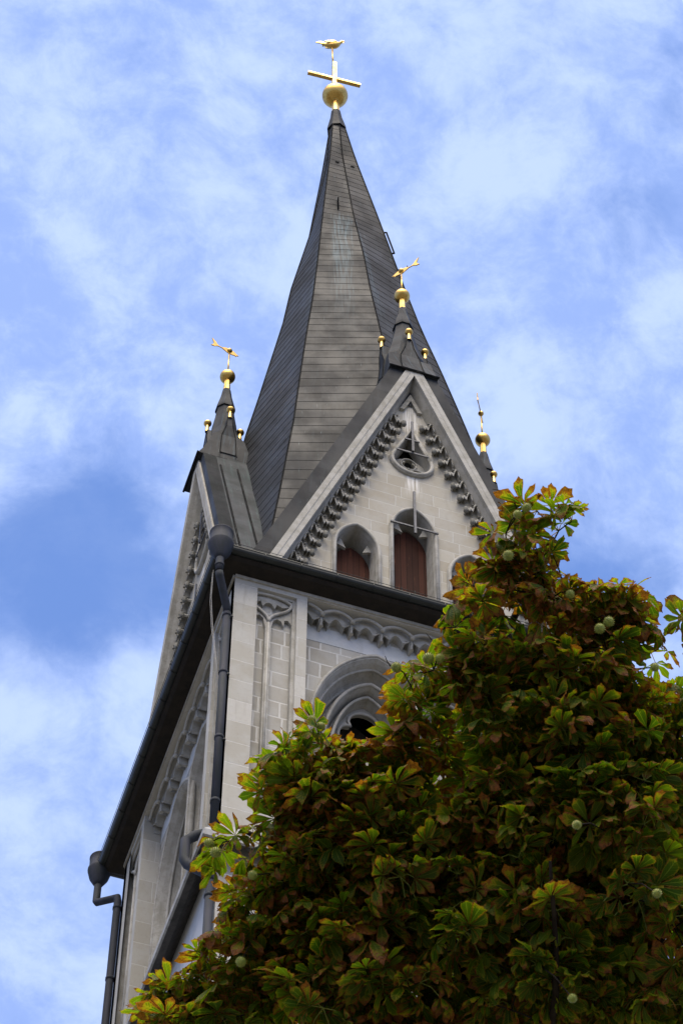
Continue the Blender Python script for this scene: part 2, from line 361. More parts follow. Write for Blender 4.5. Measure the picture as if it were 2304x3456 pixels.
def gable(k):
    mp = FACES[k]
    wins = [(CX - 1.64, .71, 3.52, 1.22), (CX, .72, 5.04, 1.24), (CX + 1.64, .71, 3.52, 1.22)]     # centre, half width, springing, rise
    wall = MB()
    holes = [garch(cx, hw - .07, .75, zs, h - .06) for cx, hw, zs, h in wins] + [tear(CX, 8.62, .58, .60, 10.28)]
    wall.prism([rake_tri(.2, .45)] + holes, Gd, Gd + .5, mp)
    W_ = part(wall, 'gable_wall', M_GABLE)
    cop = MB()
    o_, i_ = rake_tri(0, .45), rake_tri(.34, .45); zt = 13.0
    cop.prism([[o_[0], (CX - rake(0, zt), zt), (CX - .004, zt), (CX - .004, i_[1][1]), i_[0]]], -.12, Gd, mp); cop.prism([[(CX + .004, zt), (CX + rake(0, zt), zt), o_[2], i_[2], (CX + .004, i_[1][1])]], -.12, Gd, mp)
    for side in (-1, 1):                # the lower, bevelled half of each coping stone
        cop.loft([(CX + side * rake(.17, .45), .45), (CX + side * rake(.17, 12.9), 12.9)], -.135, [(CX + side * rake(.345, .45), .45), (CX + side * .01, APEX - .345 * SLOPE)], -.04, mp)
    cop.build('coping', M_TRIM, W_)
    spl = MB()
    a_, b_, c_ = rake_tri(.34, .45), rake_tri(.37, .45), rake_tri(.45, .45)
    spl.loft(a_, .02, b_, .12, mp); spl.loft(b_, .06, c_, Gd, mp); spl.loft(b_, .12, b_, .06, mp)
    spl.build('raking_moulding', M_TRIM, W_)
    if k > 1: return                     # the two far gables only turn their backs to the photograph
    # raking tracery: a row of scalloped corbels with dark drops
    for side in (-1, 1):
        for j in range(18):
            z0 = 2.02 + .523 * j; xi = rake(.88, z0)
            if xi < .10: continue
            L = rake(.50, z0) - xi
            def q(f, z): return (CX + side * (xi + L * f), z0 + z)
            low = [(.10, -.02)]
            for c0, c1, b0 in ((.10, .30, .13), (.30, .54, .19), (.54, 1.08, .36)):
                low += [(c0 + (c1 - c0) * i / 7, -.02 + b0 * math.sin(math.pi * i / 7) + (.02 if c1 > 1 else 0) * i / 7) for i in range(1, 8)]
            top = [(f, z + .055 + (.05 if f > .55 else 0)) for f, z in low[1:-1:2]]
            fr = MB(); fr.prism([[q(-.02, .02), q(.02, .09)] + [q(f, max(z, .11)) for f, z in top] + [q(1.10, .12), q(1.10, -.04)] + [q(f, z) for f, z in low[::-1]]], Gd - .17, Gd, mp)
            fr.tube([mp(*((lambda p: (p[0], Gd - .17, p[1]))(q(f, z)))) for f, z in low], .026, 5)
            fr.cur = 1
            fr.lathe([(.001, -.17), (.055, -.15), (.075, -.08), (.06, .0), (.065, .06), (.03, .10), (.001, .11)], mp(CX + side * (xi - .005), Gd - .20, z0), 8)
            for f in (.55, .82): fr.ball(mp(CX + side * (xi + L * f), Gd - .22, z0 + .26), .035, 6)
            fr.build('tracery_corbel', [M_TRIM, M_DROP], W_)
    ch = MB()
    ch.prism([[(CX - .34, 11.35), (CX, 12.27), (CX + .34, 11.35), (CX + .20, 11.35), (CX, 11.90), (CX - .20, 11.35)]], Gd - .10, Gd, mp)
    ch.build('chevron_moulding', M_TRIM_D, W_)
    # windows
    for cx, hw, zs, h in wins:
        fr = MB()
        A0, A1 = garch(cx, hw, .6, zs, h), garch(cx, hw - .13, .6, zs, h - .12)
        fr.prism([ring(A0, A1)], Gd - .05, Gd + .05, mp)
        A2 = garch(cx, hw - .18, .6, zs, h - .17)
        fr.loft(A1, Gd - .05, garch(cx, hw - .155, .6, zs, h - .14), Gd + .10, mp)
        fr.loft(garch(cx, hw - .155, .6, zs, h - .14), Gd + .10, garch(cx, hw - .17, .6, zs, h - .16), Gd + .06, mp)
        fr.loft(garch(cx, hw - .17, .6, zs, h - .16), Gd + .06, A2, Gd + .60, mp)
        path = [mp(p[0], Gd - .05, p[1]) for p in garch(cx, hw - .075, .6, zs, h - .07)]
        fr.tube(path, .055, 8)
        f_ = fr.build('window_frame', M_TRIM, W_)
        for s_ in (-1, 1): cu = MB(); cusp(cu, mp, cx, hw - .165, zs, h - .16, Gd + .22, Gd + .30, s_); cu.build('window_cusp', M_TRIM, W_)
        sh = MB(); B = garch(cx, hw - .175, .6, zs - .22, h - .22)
        sh.prism([B], Gd + .50, Gd + .56, mp, True)
        sh.build('wooden_shutter', M_WOOD, W_)
        bd = MB(); bd.prism([garch(cx, hw - .2, .6, zs, h - .15)], Gd + .95, Gd + 1.0, mp); bd.build('window_dark', M_DARK, W_)
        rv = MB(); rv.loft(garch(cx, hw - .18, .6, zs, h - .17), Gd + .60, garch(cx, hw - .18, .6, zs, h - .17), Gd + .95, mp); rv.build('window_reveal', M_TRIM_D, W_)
        zz = 2.6 if cx == CX else 1.9
        for s_ in (-1, 1):
            sl_ = MB(); sl_.prism([[(cx + s_ * .19 - .016, zz), (cx + s_ * .19 + .016, zz), (cx + s_ * .19 + .016, zz + .5), (cx + s_ * .19 - .016, zz + .5)]], Gd + .49, Gd + .52, mp)
            sl_.build('shutter_slit', M_DARK, W_)
    # pointed oculus
    fr = MB(); T0, T1, T2 = tear(CX, 8.62, .67, .70, 10.45), tear(CX, 8.62, .56, .58, 10.20), tear(CX, 8.62, .52, .54, 10.05)
    fr.prism([T0, T1], Gd - .07, Gd + .05, mp); fr.loft(T1, Gd - .07, T2, Gd + .42, mp, True)
    tp = tear(CX, 8.62, .60, .62, 10.3); fr.tube([mp(p[0], Gd - .07, p[1]) for p in tp + tp[:2]], .06, 8)
    fr.build('oculus_frame', M_TRIM, W_)
    tr = MB()
    disc = [(CX + .54 * math.cos(2 * math.pi * q / 40), 8.62 + .56 * math.sin(2 * math.pi * q / 40)) for q in range(40)]
    tr.prism([disc, trefoil(CX, 8.93, .20), trefoil(CX - .25, 8.46, .18, rot=210), trefoil(CX + .25, 8.46, .18, rot=330)], Gd + .24, Gd + .34, mp)
    for ox, oz, r in ((0, 8.92, .235), (-.255, 8.46, .225), (.255, 8.46, .225)):
        tr.tube([mp(CX + ox + r * math.cos(a), Gd + .23, oz + 1.1 * r * math.sin(a)) for a in [2 * math.pi * q / 20 for q in range(21)]], .028, 6)
    tr.build('oculus_tracery', M_TRIM, W_)
    bk = MB(); bk.prism([tear(CX, 8.62, .6, .62, 10.2)], Gd + .62, Gd + .66, mp); bk.build('oculus_dark', M_DARK, W_)
    # flat iron ties with little cross bars
    for zt_, zb_, bars in ((10.62, 9.05, ((9.70, .23), (9.02, .50))), (6.92, 4.85, ((5.22, .70),))):
        ir = MB(); d = .16
        ir.prism([[(CX - .035, zb_), (CX + .035, zb_), (CX + .035, zt_), (CX - .035, zt_)]], d, d + .05, mp, True)
        for zb2, hw2 in bars: ir.prism([[(CX - hw2, zb2 - .03), (CX + hw2, zb2 - .03), (CX + hw2, zb2 + .03), (CX - hw2, zb2 + .03)]], d + .055, d + .09, mp, True)
        ir.build('iron_tie', M_IRON, W_)
for k in range(4): gable(k)

# ---- roofs of the gables
def rooflet(k):
    mp = FACES[k]; mb = MB(); o = (.45, .30, .45, .45)[k]
    def hw(z): return rake(-o, z) + .10 * max(0, (2.6 - z) / 2.0) ** 2
    zs_ = [.62 + (APEX + o * SLOPE - .62) * j / 16 for j in range(17)]
    zs_ = sorted(zs_ + [12.95]); L = [(CX - hw(z), z) for z in zs_]; Rr_ = [(CX + hw(z), z) for z in zs_][::-1][1:]
    prof = L + Rr_
    inner = [(p[0] + (.36 if p[0] < CX - .01 else -.36 if p[0] > CX + .01 else 0), p[1] if abs(p[0] - CX) > .01 else p[1] - 1.05) for p in prof]
    inner = [(min(a[0], CX) if p[0] <= CX else max(a[0], CX), a[1]) for a, p in zip(inner, prof)]
    v = MB(); zt = APEX + o * SLOPE
    low_ = [p for p in prof if p[1] <= 12.96]
    v.prism([low_ + [(CX + rake(.0, .62) - .01, .62), (CX + .01, 12.94), (CX - .01, 12.94), (CX - rake(.0, .62) + .01, .62)]], -.06, Gd, mp)
    V_ = part(v, 'gable_verge', M_VERGE)
    n = len(prof)
    for i in range(n - 1):
        a, b = prof[i], prof[i + 1]
        dd0, dd1 = 5.0, 5.0
        da, db = (-.06 if a[1] < 12.96 else .7), (-.06 if b[1] < 12.96 else .7)
        if a[1] > 12.9 and b[1] > 12.9: da = db = .7
        mb.face([mp(a[0], da, a[1]), mp(b[0], db, b[1]), mp(b[0], 4.6, b[1]), mp(a[0], 4.6, a[1])], [(0, a[1]), (0, b[1]), (4.6, b[1]), (4.6, a[1])])
    sm = mb; sm.cur = 1
    for side in (-1, 1):
        for dd, zt_ in ((.42, 12.6), (.95, 12.4), (1.42, 12.2)):
            pts = [mp(CX + side * (hw(z) + .012), dd, z) for z in zs_ if z < zt_ and z > .66]
            sm.tube(pts, .03, 5)
        for j in range(24):
            z = 1.2 + j * .46
            if z > 12: break
            d_in = min(4.4, (CX - 2.9 + z * .30))
            if d_in < 1.6: d_in = 1.5 + z * .15
            sm.tube([mp(CX + side * (hw(z) + .006), 1.42, z), mp(CX + side * (hw(z - .06) + .006), 1.42 + .9, z - .06), mp(CX + side * (hw(z - .1) + .006), 3.6, z - .1)], .016, 4)
    part(mb, 'gable_roof', [M_ROOF, M_SEAM])
for k in range(4): rooflet(k)

# ---- spire: octagonal, its edges over the gables and the corners, slightly leaning, clad in lapped courses
LEAN = (-.81, .26)
def axis(z):
    f = max(0, (z - 12) / 28.6); return (CX + LEAN[0] * f, CY + LEAN[1] * f)
ZC = [.6, 5, 7.36, 10.1, 15.6, 19, 22, 25.3, 30.6, 36, 39.3]; RC = [6.05, 5.30, 4.93, 4.56, 3.72, 3.17, 2.64, 2.16, 1.45, .69, .30]
ZG = [.6, 5, 10, 15.4, 17.8, 23.2, 25.7, 30.3, 36.3, 39.3]; RG = [5.0, 4.75, 4.3, 3.58, 3.16, 2.27, 1.96, 1.17, .42, .28]
def rad(z, diag): return float(np.interp(z, ZC, RC)) if diag else float(np.interp(z, ZG, RG))
def octa(z, grow=0.0):
    ax = axis(z); P = []
    for k in range(8):
        a = math.pi / 4 * k; r = rad(z, k % 2) + grow
        P.append((ax[0] + r * math.cos(a), ax[1] + r * math.sin(a), z))
    return P
sp = MB(); z = .6; step = .415
while z < 39.25:
    step = .66 - .21 * min(1, z / 34); zt_ = min(z + step, 39.3)
    A = octa(z, .009); A0 = octa(z, -.006); B = octa(zt_, 0.0)
    for k in range(8):
        k2 = (k + 1) % 8
        def wid(P, Q): return (Vector(P) - Vector(Q)).length / 2
        wa, wb = wid(A[k], A[k2]), wid(B[k], B[k2])
        # below the gable ridges a face ends where it meets the gable roof
        def cut(P, zz):
            c0, g0 = (P[k], P[k2]) if k % 2 else (P[k2], P[k])
            g_ = k2 if k % 2 else k; ax_ = 1 if g_ in (0, 4) else 0
            cen = (CX, CY)[ax_]; sg = 1 if c0[ax_] > cen else -1
            lim = max(0, (APEX + .38 * SLOPE - zz) / SLOPE * (ky if ax_ else 1) - .12)
            dc, dg = (c0[ax_] - cen) * sg, (g0[ax_] - cen) * sg
            if zz > APEX + .30 * SLOPE: f = 1
            elif dc <= lim: f = .02
            elif dg >= lim: f = 1
            else: f = (dc - lim) / (dc - dg)
            q = tuple(Vector(c0).lerp(Vector(g0), f)); return (P[k], q) if k % 2 else (q, P[k2])
        a0, a1 = cut(A, z); b0, b1 = cut(B, zt_); c0_, c1_ = cut(A0, z)
        sp.face([a0, a1, b1, b0], [(k + .5 - wa, z), (k + .5 - wa + (Vector(a1) - Vector(a0)).length, z), (k + .5 - wb + (Vector(b1) - Vector(b0)).length, zt_), (k + .5 - wb, zt_)])
        sp.cur = 1; sp.face([c0_, c1_, a1, a0], [(k, z)] * 4); sp.cur = 0
    z = zt_
sp.cur = 1
for k in range(8):
    zz = [(.6 if k % 2 else 14.0) + (38.7 if k % 2 else 25.3) * j / 30 for j in range(31)]
    sp.tube([octa(q, .012)[k] for q in zz], .024, 6)
SP = part(sp, 'spire', [M_SPIRE, M_SEAM])
def octring(mb, z, r): ax = axis(z); return [(ax[0] + r * math.cos(math.pi / 4 * k + R(22.5)), ax[1] + r * math.sin(math.pi / 4 * k + R(22.5)), z) for k in range(8)]
cp = MB()
cp.lathe([(.30, 39.05), (.385, 39.0), (.375, 39.12), (.24, 40.0), (.185, 40.62), (.001, 40.62)], n=8, ang0=0, smooth=False, axis=axis)
cp.build('spire_cap', M_VERGE, SP)
ax = axis(42.06)
gl = MB(); gl.lathe([(.175, 40.55), (.165, 40.62), (.115, 41.6), (.15, 41.66), (.15, 41.72)], n=8, smooth=False, axis=axis); gl.build('gilded_pole', M_GOLD, SP)
gl = MB(); gl.ball((ax[0], ax[1], 42.10), .50, 24); gl.build('gilded_ball', M_GOLD, SP)
cr = MB(); ax = axis(43.6)
rt = Matrix.Translation((ax[0], ax[1], 0)) @ Matrix.Rotation(R(-3), 4, 'Z')
cr.box(-.08, .08, -.08, .08, 42.5, 45.05, rt)
Mb = Matrix.Translation((ax[0], ax[1], 43.6)) @ Matrix.Rotation(R(-3), 4, 'Z')
cr.box(-1.06, -.083, -.07, .07, -.07, .07, Mb); cr.box(.083, 1.06, -.07, .07, -.07, .07, Mb)
cr.build('gilded_cross', M_GOLD, SP)
ax = axis(46.0)
hn = MB(); hn.tube([(ax[0] + .02, ax[1], 45.0), (ax[0] - .02, ax[1], 46.45)], .035, 8); hn.build('vane_rod', M_GOLD, SP)
def bird():
    mb = MB(); n = 18
    dx = Vector((.93, -.36, 0)).normalized(); dy = Vector((.36, .93, 0)).normalized(); c = Vector((ax[0] - .02, ax[1], 46.72))
    prof = [(-.42, .02, .10), (-.34, .07, .07), (-.2, .13, .02), (-.02, .175, -.02), (.14, .175, -.01), (.25, .13, .04), (.31, .09, .12), (.35, .075, .22), (.39, .07, .28), (.44, .03, .28), (.52, .004, .25)]
    V = []; F = []
    for (x, r, zz) in prof:
        for k in range(n):
            a = 2 * math.pi * k / n; V.append(c + dx * x + dy * (r * .8 * math.cos(a)) + Vector((0, 0, zz + r * math.sin(a))))
    for i in range(len(prof) - 1):
        for k in range(n): F.append((i * n + k, i * n + (k + 1) % n, (i + 1) * n + (k + 1) % n, (i + 1) * n + k))
    mb.idx(V, F, True)
    def plate(pts, th=.025, off=0):
        f = [c + dx * p[0] + Vector((0, 0, p[1])) + dy * (off + th) for p in pts]; b = [c + dx * p[0] + Vector((0, 0, p[1])) + dy * (off - th) for p in pts]
        mb.face(f); mb.face(b[::-1])
        for i in range(len(pts)): j = (i + 1) % len(pts); mb.face([f[i], f[j], b[j], b[i]])
    for q in range(5):       # tail feathers
        a = R(25 + 22 * q); plate([(-.30, .06 + .02 * q), (-.36 - .26 * math.cos(a), .10 + .34 * math.sin(a)), (-.43 - .26 * math.cos(a), .04 + .36 * math.sin(a)), (-.40, .05)], .018, .03 * (q - 2))
    plate([(.32, .30), (.34, .42), (.37, .36), (.39, .43), (.42, .35), (.45, .39), (.45, .30)], .015)      # comb
    plate([(.40, .22), (.44, .12), (.46, .20)], .015)                                                        # wattle
    for s_ in (-1, 1): plate([(-.30, .10), (-.15, .17), (.10, .14), (.18, .03), (.02, -.02), (-.2, .02)], .02, s_ * .14)
    return mb
bird().build('weathercock', M_GOLD, SP)
# roof hooks and slit vents
hk = MB()
for z_, kk, f in ((29.4, 5, .5),):
    P = octa(z_, .03); a = Vector(P[5]).lerp(Vector(P[6]), .47)
ve = MB()
P0, P1 = octa(30.4, .035), octa(31.3, .035)
a, b = Vector(P0[5]).lerp(Vector(P0[6]), .50), Vector(P1[5]).lerp(Vector(P1[6]), .50)
ve.tube([a, b, b + Vector((-.02, -.10, .0))], .028, 6); ve.build('roof_hook', M_SEAM, SP)
hk2 = MB(); q0, q1 = Vector(octa(29.6, .0)[7]), Vector(octa(27.9, .0)[7])
hk2.tube([q0 + Vector((.02, -.02, 0)), q0 + Vector((.09, -.05, 0)), q1 + Vector((.09, -.05, .0)), q1 + Vector((.02, -.02, 0))], .035, 6); hk2.build('ladder_rail', M_SEAM, SP)
hk3 = MB(); q2 = Vector(octa(26.6, .0)[7]); hk3.tube([q2, q2 + Vector((.20, -.06, -.05)), q2 + Vector((.32, -.1, .10)), q2 + Vector((.33, -.1, .32))], [.04, .035, .028, .015], 6); hk3.build('roof_hook', M_SEAM, SP)
for kk in (5, 6):
    vv = MB(); P = octa(35.2, .03); a, b = Vector(P[kk]).lerp(Vector(P[kk + 1]), .42), Vector(P[kk]).lerp(Vector(P[kk + 1]), .66); vv.tube([a, b], .022, 5); vv.build('vent_slit', M_SEAM, SP)

# ---- corner pinnacles over the four gables (modelled once, then copied)
def pinnacle():
    hx, hy = .68, .50; mb = MB()
    def ring8(a, b, z, c=.28): return [(-a, -b * c, z), (-a * c, -b, z), (a * c, -b, z), (a, -b * c, z), (a, b * c, z), (a * c, b, z), (-a * c, b, z), (-a, b * c, z)]
    sq = lambda a, b, z: [(-a, -b, z), (0, -b, z), (0, -b, z), (a, -b, z), (a, b, z), (0, b, z), (0, b, z), (-a, b, z)]
    levels = [([(-a, -b, z), (-a * .35, -b, z), (a * .35, -b, z), (a, -b, z), (a, b, z), (a * .35, b, z), (-a * .35, b, z), (-a, b, z)]) for a, b, z in
              ((.66, .48, -1.3), (.66, .48, -.03), (.76, .92, -.02), (.74, .78, .30), (.71, .62, .85), (.66, .52, 1.35))]
    levels += [ring8(.60, .46, 1.75, .55), ring8(.48, .40, 2.35, .45), ring8(.37, .35, 3.0, .42), ring8(.28, .28, 3.6, .41), ring8(.25, .25, 4.0, .41)]
    V = [p for l in levels for p in l]; F = []
    for i in range(len(levels) - 1):
        for k in range(8): F.append((i * 8 + k, i * 8 + (k + 1) % 8, (i + 1) * 8 + (k + 1) % 8, (i + 1) * 8 + k))
    mb.idx(V, F, False, lambda p: (p[0] + p[1], p[2]))
    mb.cur = 1
    mb.tube([(-.78, -.935, -.03), (.78, -.935, -.03)], .035, 5)
    mb.cur = 0
    for a in range(4):                  # gablets standing off the spirelet, each carrying a gilded ball
        Mr = Matrix.Rotation(math.pi / 2 * a, 4, 'Z'); h = hy if a % 2 == 0 else hx; w = hx if a % 2 == 0 else hy
        fs_ = (.80, .66, .565, h + .05, h + .03) if a % 2 == 0 else (.77, .735, .70, h + .06, h + .03)
        rows = [(w * q, -f, z_) for q, f, z_ in zip((.50, .47, .43, .20, .075 / w), fs_, (.30, .85, 1.40, 1.95, 2.45))]
        for r0_, r1_ in zip(rows[:-1], rows[1:]):
            for q in ([(-r0_[0], r0_[1], r0_[2]), (r0_[0], r0_[1], r0_[2]), (r1_[0], r1_[1], r1_[2]), (-r1_[0], r1_[1], r1_[2])],
                      [(r0_[0], r0_[1], r0_[2]), (r0_[0] * 1.05, -.15, r0_[2] + .05), (r1_[0] * 1.05, -.15, r1_[2] + .05), (r1_[0], r1_[1], r1_[2])],
                      [(-r0_[0], r0_[1], r0_[2]), (-r0_[0] * 1.05, -.15, r0_[2] + .05), (-r1_[0] * 1.05, -.15, r1_[2] + .05), (-r1_[0], r1_[1], r1_[2])]):
                q = [Mr @ Vector(p) for p in q]; mb.face(q, [(p.x + p.y, p.z) for p in q])
        r1_ = rows[-1]; q = [Mr @ Vector(p) for p in [(-r1_[0], r1_[1], r1_[2]), (r1_[0], r1_[1], r1_[2]), (r1_[0], -.15, r1_[2] + .05), (-r1_[0], -.15, r1_[2] + .05)]]; mb.face(q, [(p.x, p.z) for p in q])
        mb.cur = 1
        for s_ in (-1, 1): mb.tube([Mr @ Vector(p) for p in [(s_ * w * .51, -fs_[0] - .13, .0)] + [(s_ * r_[0], r_[1] - .008, r_[2]) for r_ in rows]], .014, 5)
        mb.cur = 0
    mb.lathe([(.25, 3.92), (.325, 3.9), (.32, 4.0), (.19, 4.7), (.135, 5.15), (.001, 5.15)], n=8, ang0=R(22.5), smooth=False)
    return mb.build('corner_pinnacle', [M_PINN, M_SEAM], TW)
PIN = [(CX, .78, 13.0, Vector((.63, -.78, 0)), 0), (.72, CY + .22, 13.05, Vector((-.976, -.22, 0)), -90), (WX - .80, CY - .05, 13.15, Vector((-.5, -.86, 0)), 90), (CX, WY - .78, 13.0, Vector((.3, .9, 0)), 180)]
def pole(r0, r1, z0, z1): mb = MB(); mb.lathe([(r0, z0), (r1, z1)], n=8, ang0=R(22.5), smooth=False); return mb
P0 = pinnacle(); kids = []
kids.append(pole(.115, .092, 5.13, 5.86).build('gilded_pole', M_GOLD, P0))
mb = MB(); mb.ball((0, 0, 6.02), .25, 20); kids.append(mb.build('gilded_ball', M_GOLD, P0))
for a in range(4):
    v = Matrix.Rotation(math.pi / 2 * a, 4, 'Z') @ Vector((0, -.53 if a % 2 == 0 else -.70, 0))
    mb = MB(); mb.lathe([(.07, 2.42), (.048, 2.86)], (v.x, v.y, 0), 8, smooth=False); kids.append(mb.build('gablet_stem', M_GOLD, P0))
    mb = MB(); mb.ball((v.x, v.y, 2.92), .125, 14, .92); kids.append(mb.build('gablet_ball', M_GOLD, P0))
mb = MB(); mb.tube([(0, 0, 6.2), (0, 0, 7.62)], .026, 8); kids.append(mb.build('vane_rod', M_GOLD, P0))
mb = MB(); mb.ball((0, 0, 7.66), .095, 12); kids.append(mb.build('vane_ball', M_GOLD, P0))
mb = MB()
fish = [(-.34, -.02), (-.24, .05), (-.16, .11), (.0, .13), (.13, .12), (.22, .07), (.27, .015), (.40, .012), (.46, .07), (.52, .17), (.66, .30), (.60, .12), (.58, .03), (.62, -.08), (.68, -.16), (.55, -.13), (.46, -.05), (.40, -.015), (.27, -.015), (.20, -.06), (.08, -.12), (-.08, -.13), (-.2, -.09), (-.26, -.12), (-.25, -.06)]
mb.prism([fish], -.014, .014, lambda u, d, v: (u, d, v + 7.62), True)
kids.append(mb.build('vane_fish', M_GOLD, P0)); FISH = kids[-1]
def setp(o, p, kidlist):
    o.location = (p[0] - CX, p[1] - CY, p[2] - GZ); o.rotation_euler = (0, 0, R(p[4]))
    for q in kidlist:
        if q.name.startswith('vane_fish'): q.rotation_euler = (0, 0, math.atan2(p[3].y, p[3].x) - R(p[4]))
setp(P0, PIN[0], kids)
for p in PIN[1:]:
    o = P0.copy(); COL.objects.link(o); o.parent = TW; ks = []
    for q in kids: c = q.copy(); COL.objects.link(c); c.parent = o; ks.append(c)
    setp(o, p, ks)

# ---- shaft of the tower: four sunk panels per face, friezes, twin windows
ZB = -10.1
def lower(k):
    mp = FACES[k]; c = CX
    front = MB()
    p1 = [(.27, -8.5), (1.68, -8.5), (1.68, .02), (.27, .02)]
    p2 = [(1.96, -9.6), (WX - 1.96, -9.6), (WX - 1.96, .16), (1.96, .16)]
    p3 = [(WX - 1.68, -8.5), (WX - .27, -8.5), (WX - .27, .02), (WX - 1.68, .02)]
    e = .0 if k % 2 == 0 else .004
    front.prism([[(e, ZB), (WX - e, ZB), (WX - e, .42), (e, .42)], p1, p2, p3], 0, .62, mp)
    F_ = part(front, 'tower_wall', M_PIER)
    cn = MB()                           # little cornice under the eaves
    cn.prism([[(.002, .19), (WX - .002, .19), (WX - .002, .30), (.002, .30)]], -.05, .02, mp)
    cn.build('cornice', M_TRIM, F_)
    bk = MB()
    for p in (p1, p3): bk.prism([[(a - .02 if i in (0, 3) else a + .02, b - .02 if i < 2 else b + .02) for i, (a, b) in enumerate(p)]], .26, .5, mp)
    wl = [arch(c - 1.05, 1.80, -9.6, -4.55, 3.55, 16), arch(c + 1.05, 1.80, -9.6, -4.55, 3.55, 16)]
    L_ = [p for p in wl[0] if p[0] <= c - .001]; R_ = [p for p in wl[1] if p[0] >= c + .001]
    zc = np.interp(c, [p[0] for p in wl[0][16:33]], [p[1] for p in wl[0][16:33]])
    hole = L_ + [(c, float(zc))] + R_
    bk.prism([[(1.90, -9.7), (WX - 1.90, -9.7), (WX - 1.90, .3), (1.90, .3)], hole], .5, .75, mp)
    bk.build('panel_field', M_WALL, F_)
    ban = MB()                          # smooth rendered band under the frieze
    ban.prism([[(1.97, -.93), (WX - 1.97, -.93), (WX - 1.97, -.28), (1.97, -.28)]], .488, .5, mp)
    ban.build('rendered_band', M_PLASTER, F_)
    # panel frames and blind tracery of the narrow panels
    for p, sgn in ((p1, 1), (p3, -1)):
        fr = MB(); q = [(p[0][0] + .09, p[0][1] + .0), (p[1][0] - .09, p[1][1] + .0), (p[2][0] - .09, p[2][1] - .10), (p[3][0] + .09, p[3][1] - .10)]
        fr.prism([p, [(a, b + (.001 if i < 2 else 0)) for i, (a, b) in enumerate(q)]], .09, .26, mp)
        x0, x1 = q[0][0], q[1][0]; xm = (x0 + x1) / 2; zt_ = -.10
        def bez(a, b, c_, d_, n=14):
            return [tuple((1 - s) ** 3 * a[i] + 3 * (1 - s) ** 2 * s * b[i] + 3 * (1 - s) * s * s * c_[i] + s ** 3 * d_[i] for i in (0, 1)) for s in [j / n for j in range(n + 1)]]
        def rib(pts, r=.045, d=.10): fr.tube([mp(a, d, b) for a, b in pts], r, 6)
        fr.prism([[(xm - .075, -8.5), (xm + .075, -8.5), (xm + .075, -1.15), (xm - .075, -1.15)]], .12, .26, mp)
        rib([(xm, -8.5), (xm, -1.1)], .035, .11)
        lo = bez((xm, -1.2), (xm, -.75), (x0 + .05, -.75), (x0 + .02, -.22)); hi = bez((xm, -1.2), (xm, -.75), (x1 - .05, -.75), (x1 - .02, -.22))
        rib(lo); rib(hi)
        top = bez((x0, -.26), (x0 + .25, .02), (x1 - .25, .02), (x1, -.26)); rib(top)
        # cusped webs: spandrels hanging from the ribs
        def web(outer, inner): fr.prism([outer + inner[::-1]], .15, .26, mp)
        for s_, base, xs in ((1, lo, x0), (-1, hi, x1)):
            half = abs(xm - xs)
            inn = [(xs, -1.05), (xs + s_ * .18, -.98), (xs + s_ * .20, -1.16), (xs + s_ * .26, -.98), (xs + s_ * .42, -.96), (xs + s_ * .53, -1.12), (xm - s_ * .06, -1.45)]
            inn2 = [(xs, -1.02), (xs + s_ * .10, -.86), (xs + s_ * .19, -.92), (xs + s_ * .20, -1.18), (xs + s_ * .27, -.98), (xs + s_ * .38, -.92), (xs + s_ * .48, -1.02), (xm - s_ * .06, -1.5)]
            web([(xs, -.25)] + base[::-1], [(xs, -.60)] + inn2)
        inn = [(x0, -.26), (xm - .36, -.38), (xm - .22, -.30), (xm - .16, -.50), (xm - .08, -.34), (xm, -.30), (xm + .08, -.34), (xm + .16, -.50), (xm + .22, -.30), (xm + .36, -.38), (x1, -.26)]
        web(top, inn)
        fr.prism([[(x0, -.26)] + top[1:-1] + [(x1, -.26), (x1, .02), (x0, .02)]], .12, .26, mp)
        fr.build('blind_tracery', M_TRIM, F_)
    # hanging arcade frieze
    fz = MB(); n = 8; x0, x1 = 1.96, WX - 1.96; st = .82; xs = [2.42 - st] + [2.42 + st * j for j in range(n)]
    top = .19; low = []
    for a in xs:
        b = a + st
        def seg(pa, pb, bow, m=6):
            return [(pa[0] + (pb[0] - pa[0]) * j / m, pa[1] + (pb[1] - pa[1]) * j / m + bow * math.sin(math.pi * j / m)) for j in range(m)]
        low += [(a - .035, -.50), (a + .035, -.50)]
        low += seg((a + .04, -.34), (a + .19, -.38), .20) + seg((a + .205, -.40), (b - .205, -.40), .33, 9) + seg((b - .19, -.38), (b - .04, -.34), .20)
    low.append((xs[-1] + st - .03, -.3))
    low = [p for p in low if x0 < p[0] < x1]
    fz.prism([[(x0 + .002, top)] + [(x0 + .002, -.35)] + low + [(x1 - .002, -.35), (x1 - .002, top)]], .27, .50, mp)
    for a in xs:
        pts = []
        for j in range(13):
            f = j / 12; x = a + st * f; zz = -.15 + .25 * math.sin(math.pi * f) ** .8
            if x0 < x < x1: pts.append((x, zz))
        if len(pts) > 2: fz.tube([mp(x, .14, zz) for x, zz in pts], .048, 6)
        for s_ in (-1, 1):
            pts = []
            for j in range(7):
                f = j / 6; x = a + st / 2 + s_ * (.19 + .22 * (1 - f) * 1.0); zz = -.36 + .27 * math.sin(math.pi / 2 * (1 - f)) * .6
                if x0 < x < x1: pts.append((x, zz))
            if len(pts) > 2: fz.tube([mp(x, .26, zz) for x, zz in pts], .028, 5)
        if x0 < a - .05 and a + .05 < x1:
            fz.tube([mp(a, .24, -.18), mp(a, .26, -.44), mp(a, .26, -.56)], [.045, .030, .06], 6)
            fz.ball(mp(a, .16, -.16), .07, 8)
    fz.prism([[(x0, .19), (x1, .19), (x1, .02), (x0, .02)]], .40, .5, mp)
    fz.build('arcade_frieze', M_TRIM, F_)
    # twin windows: stepped and rolled orders running back to the tracery
    wn = MB(); WL = []
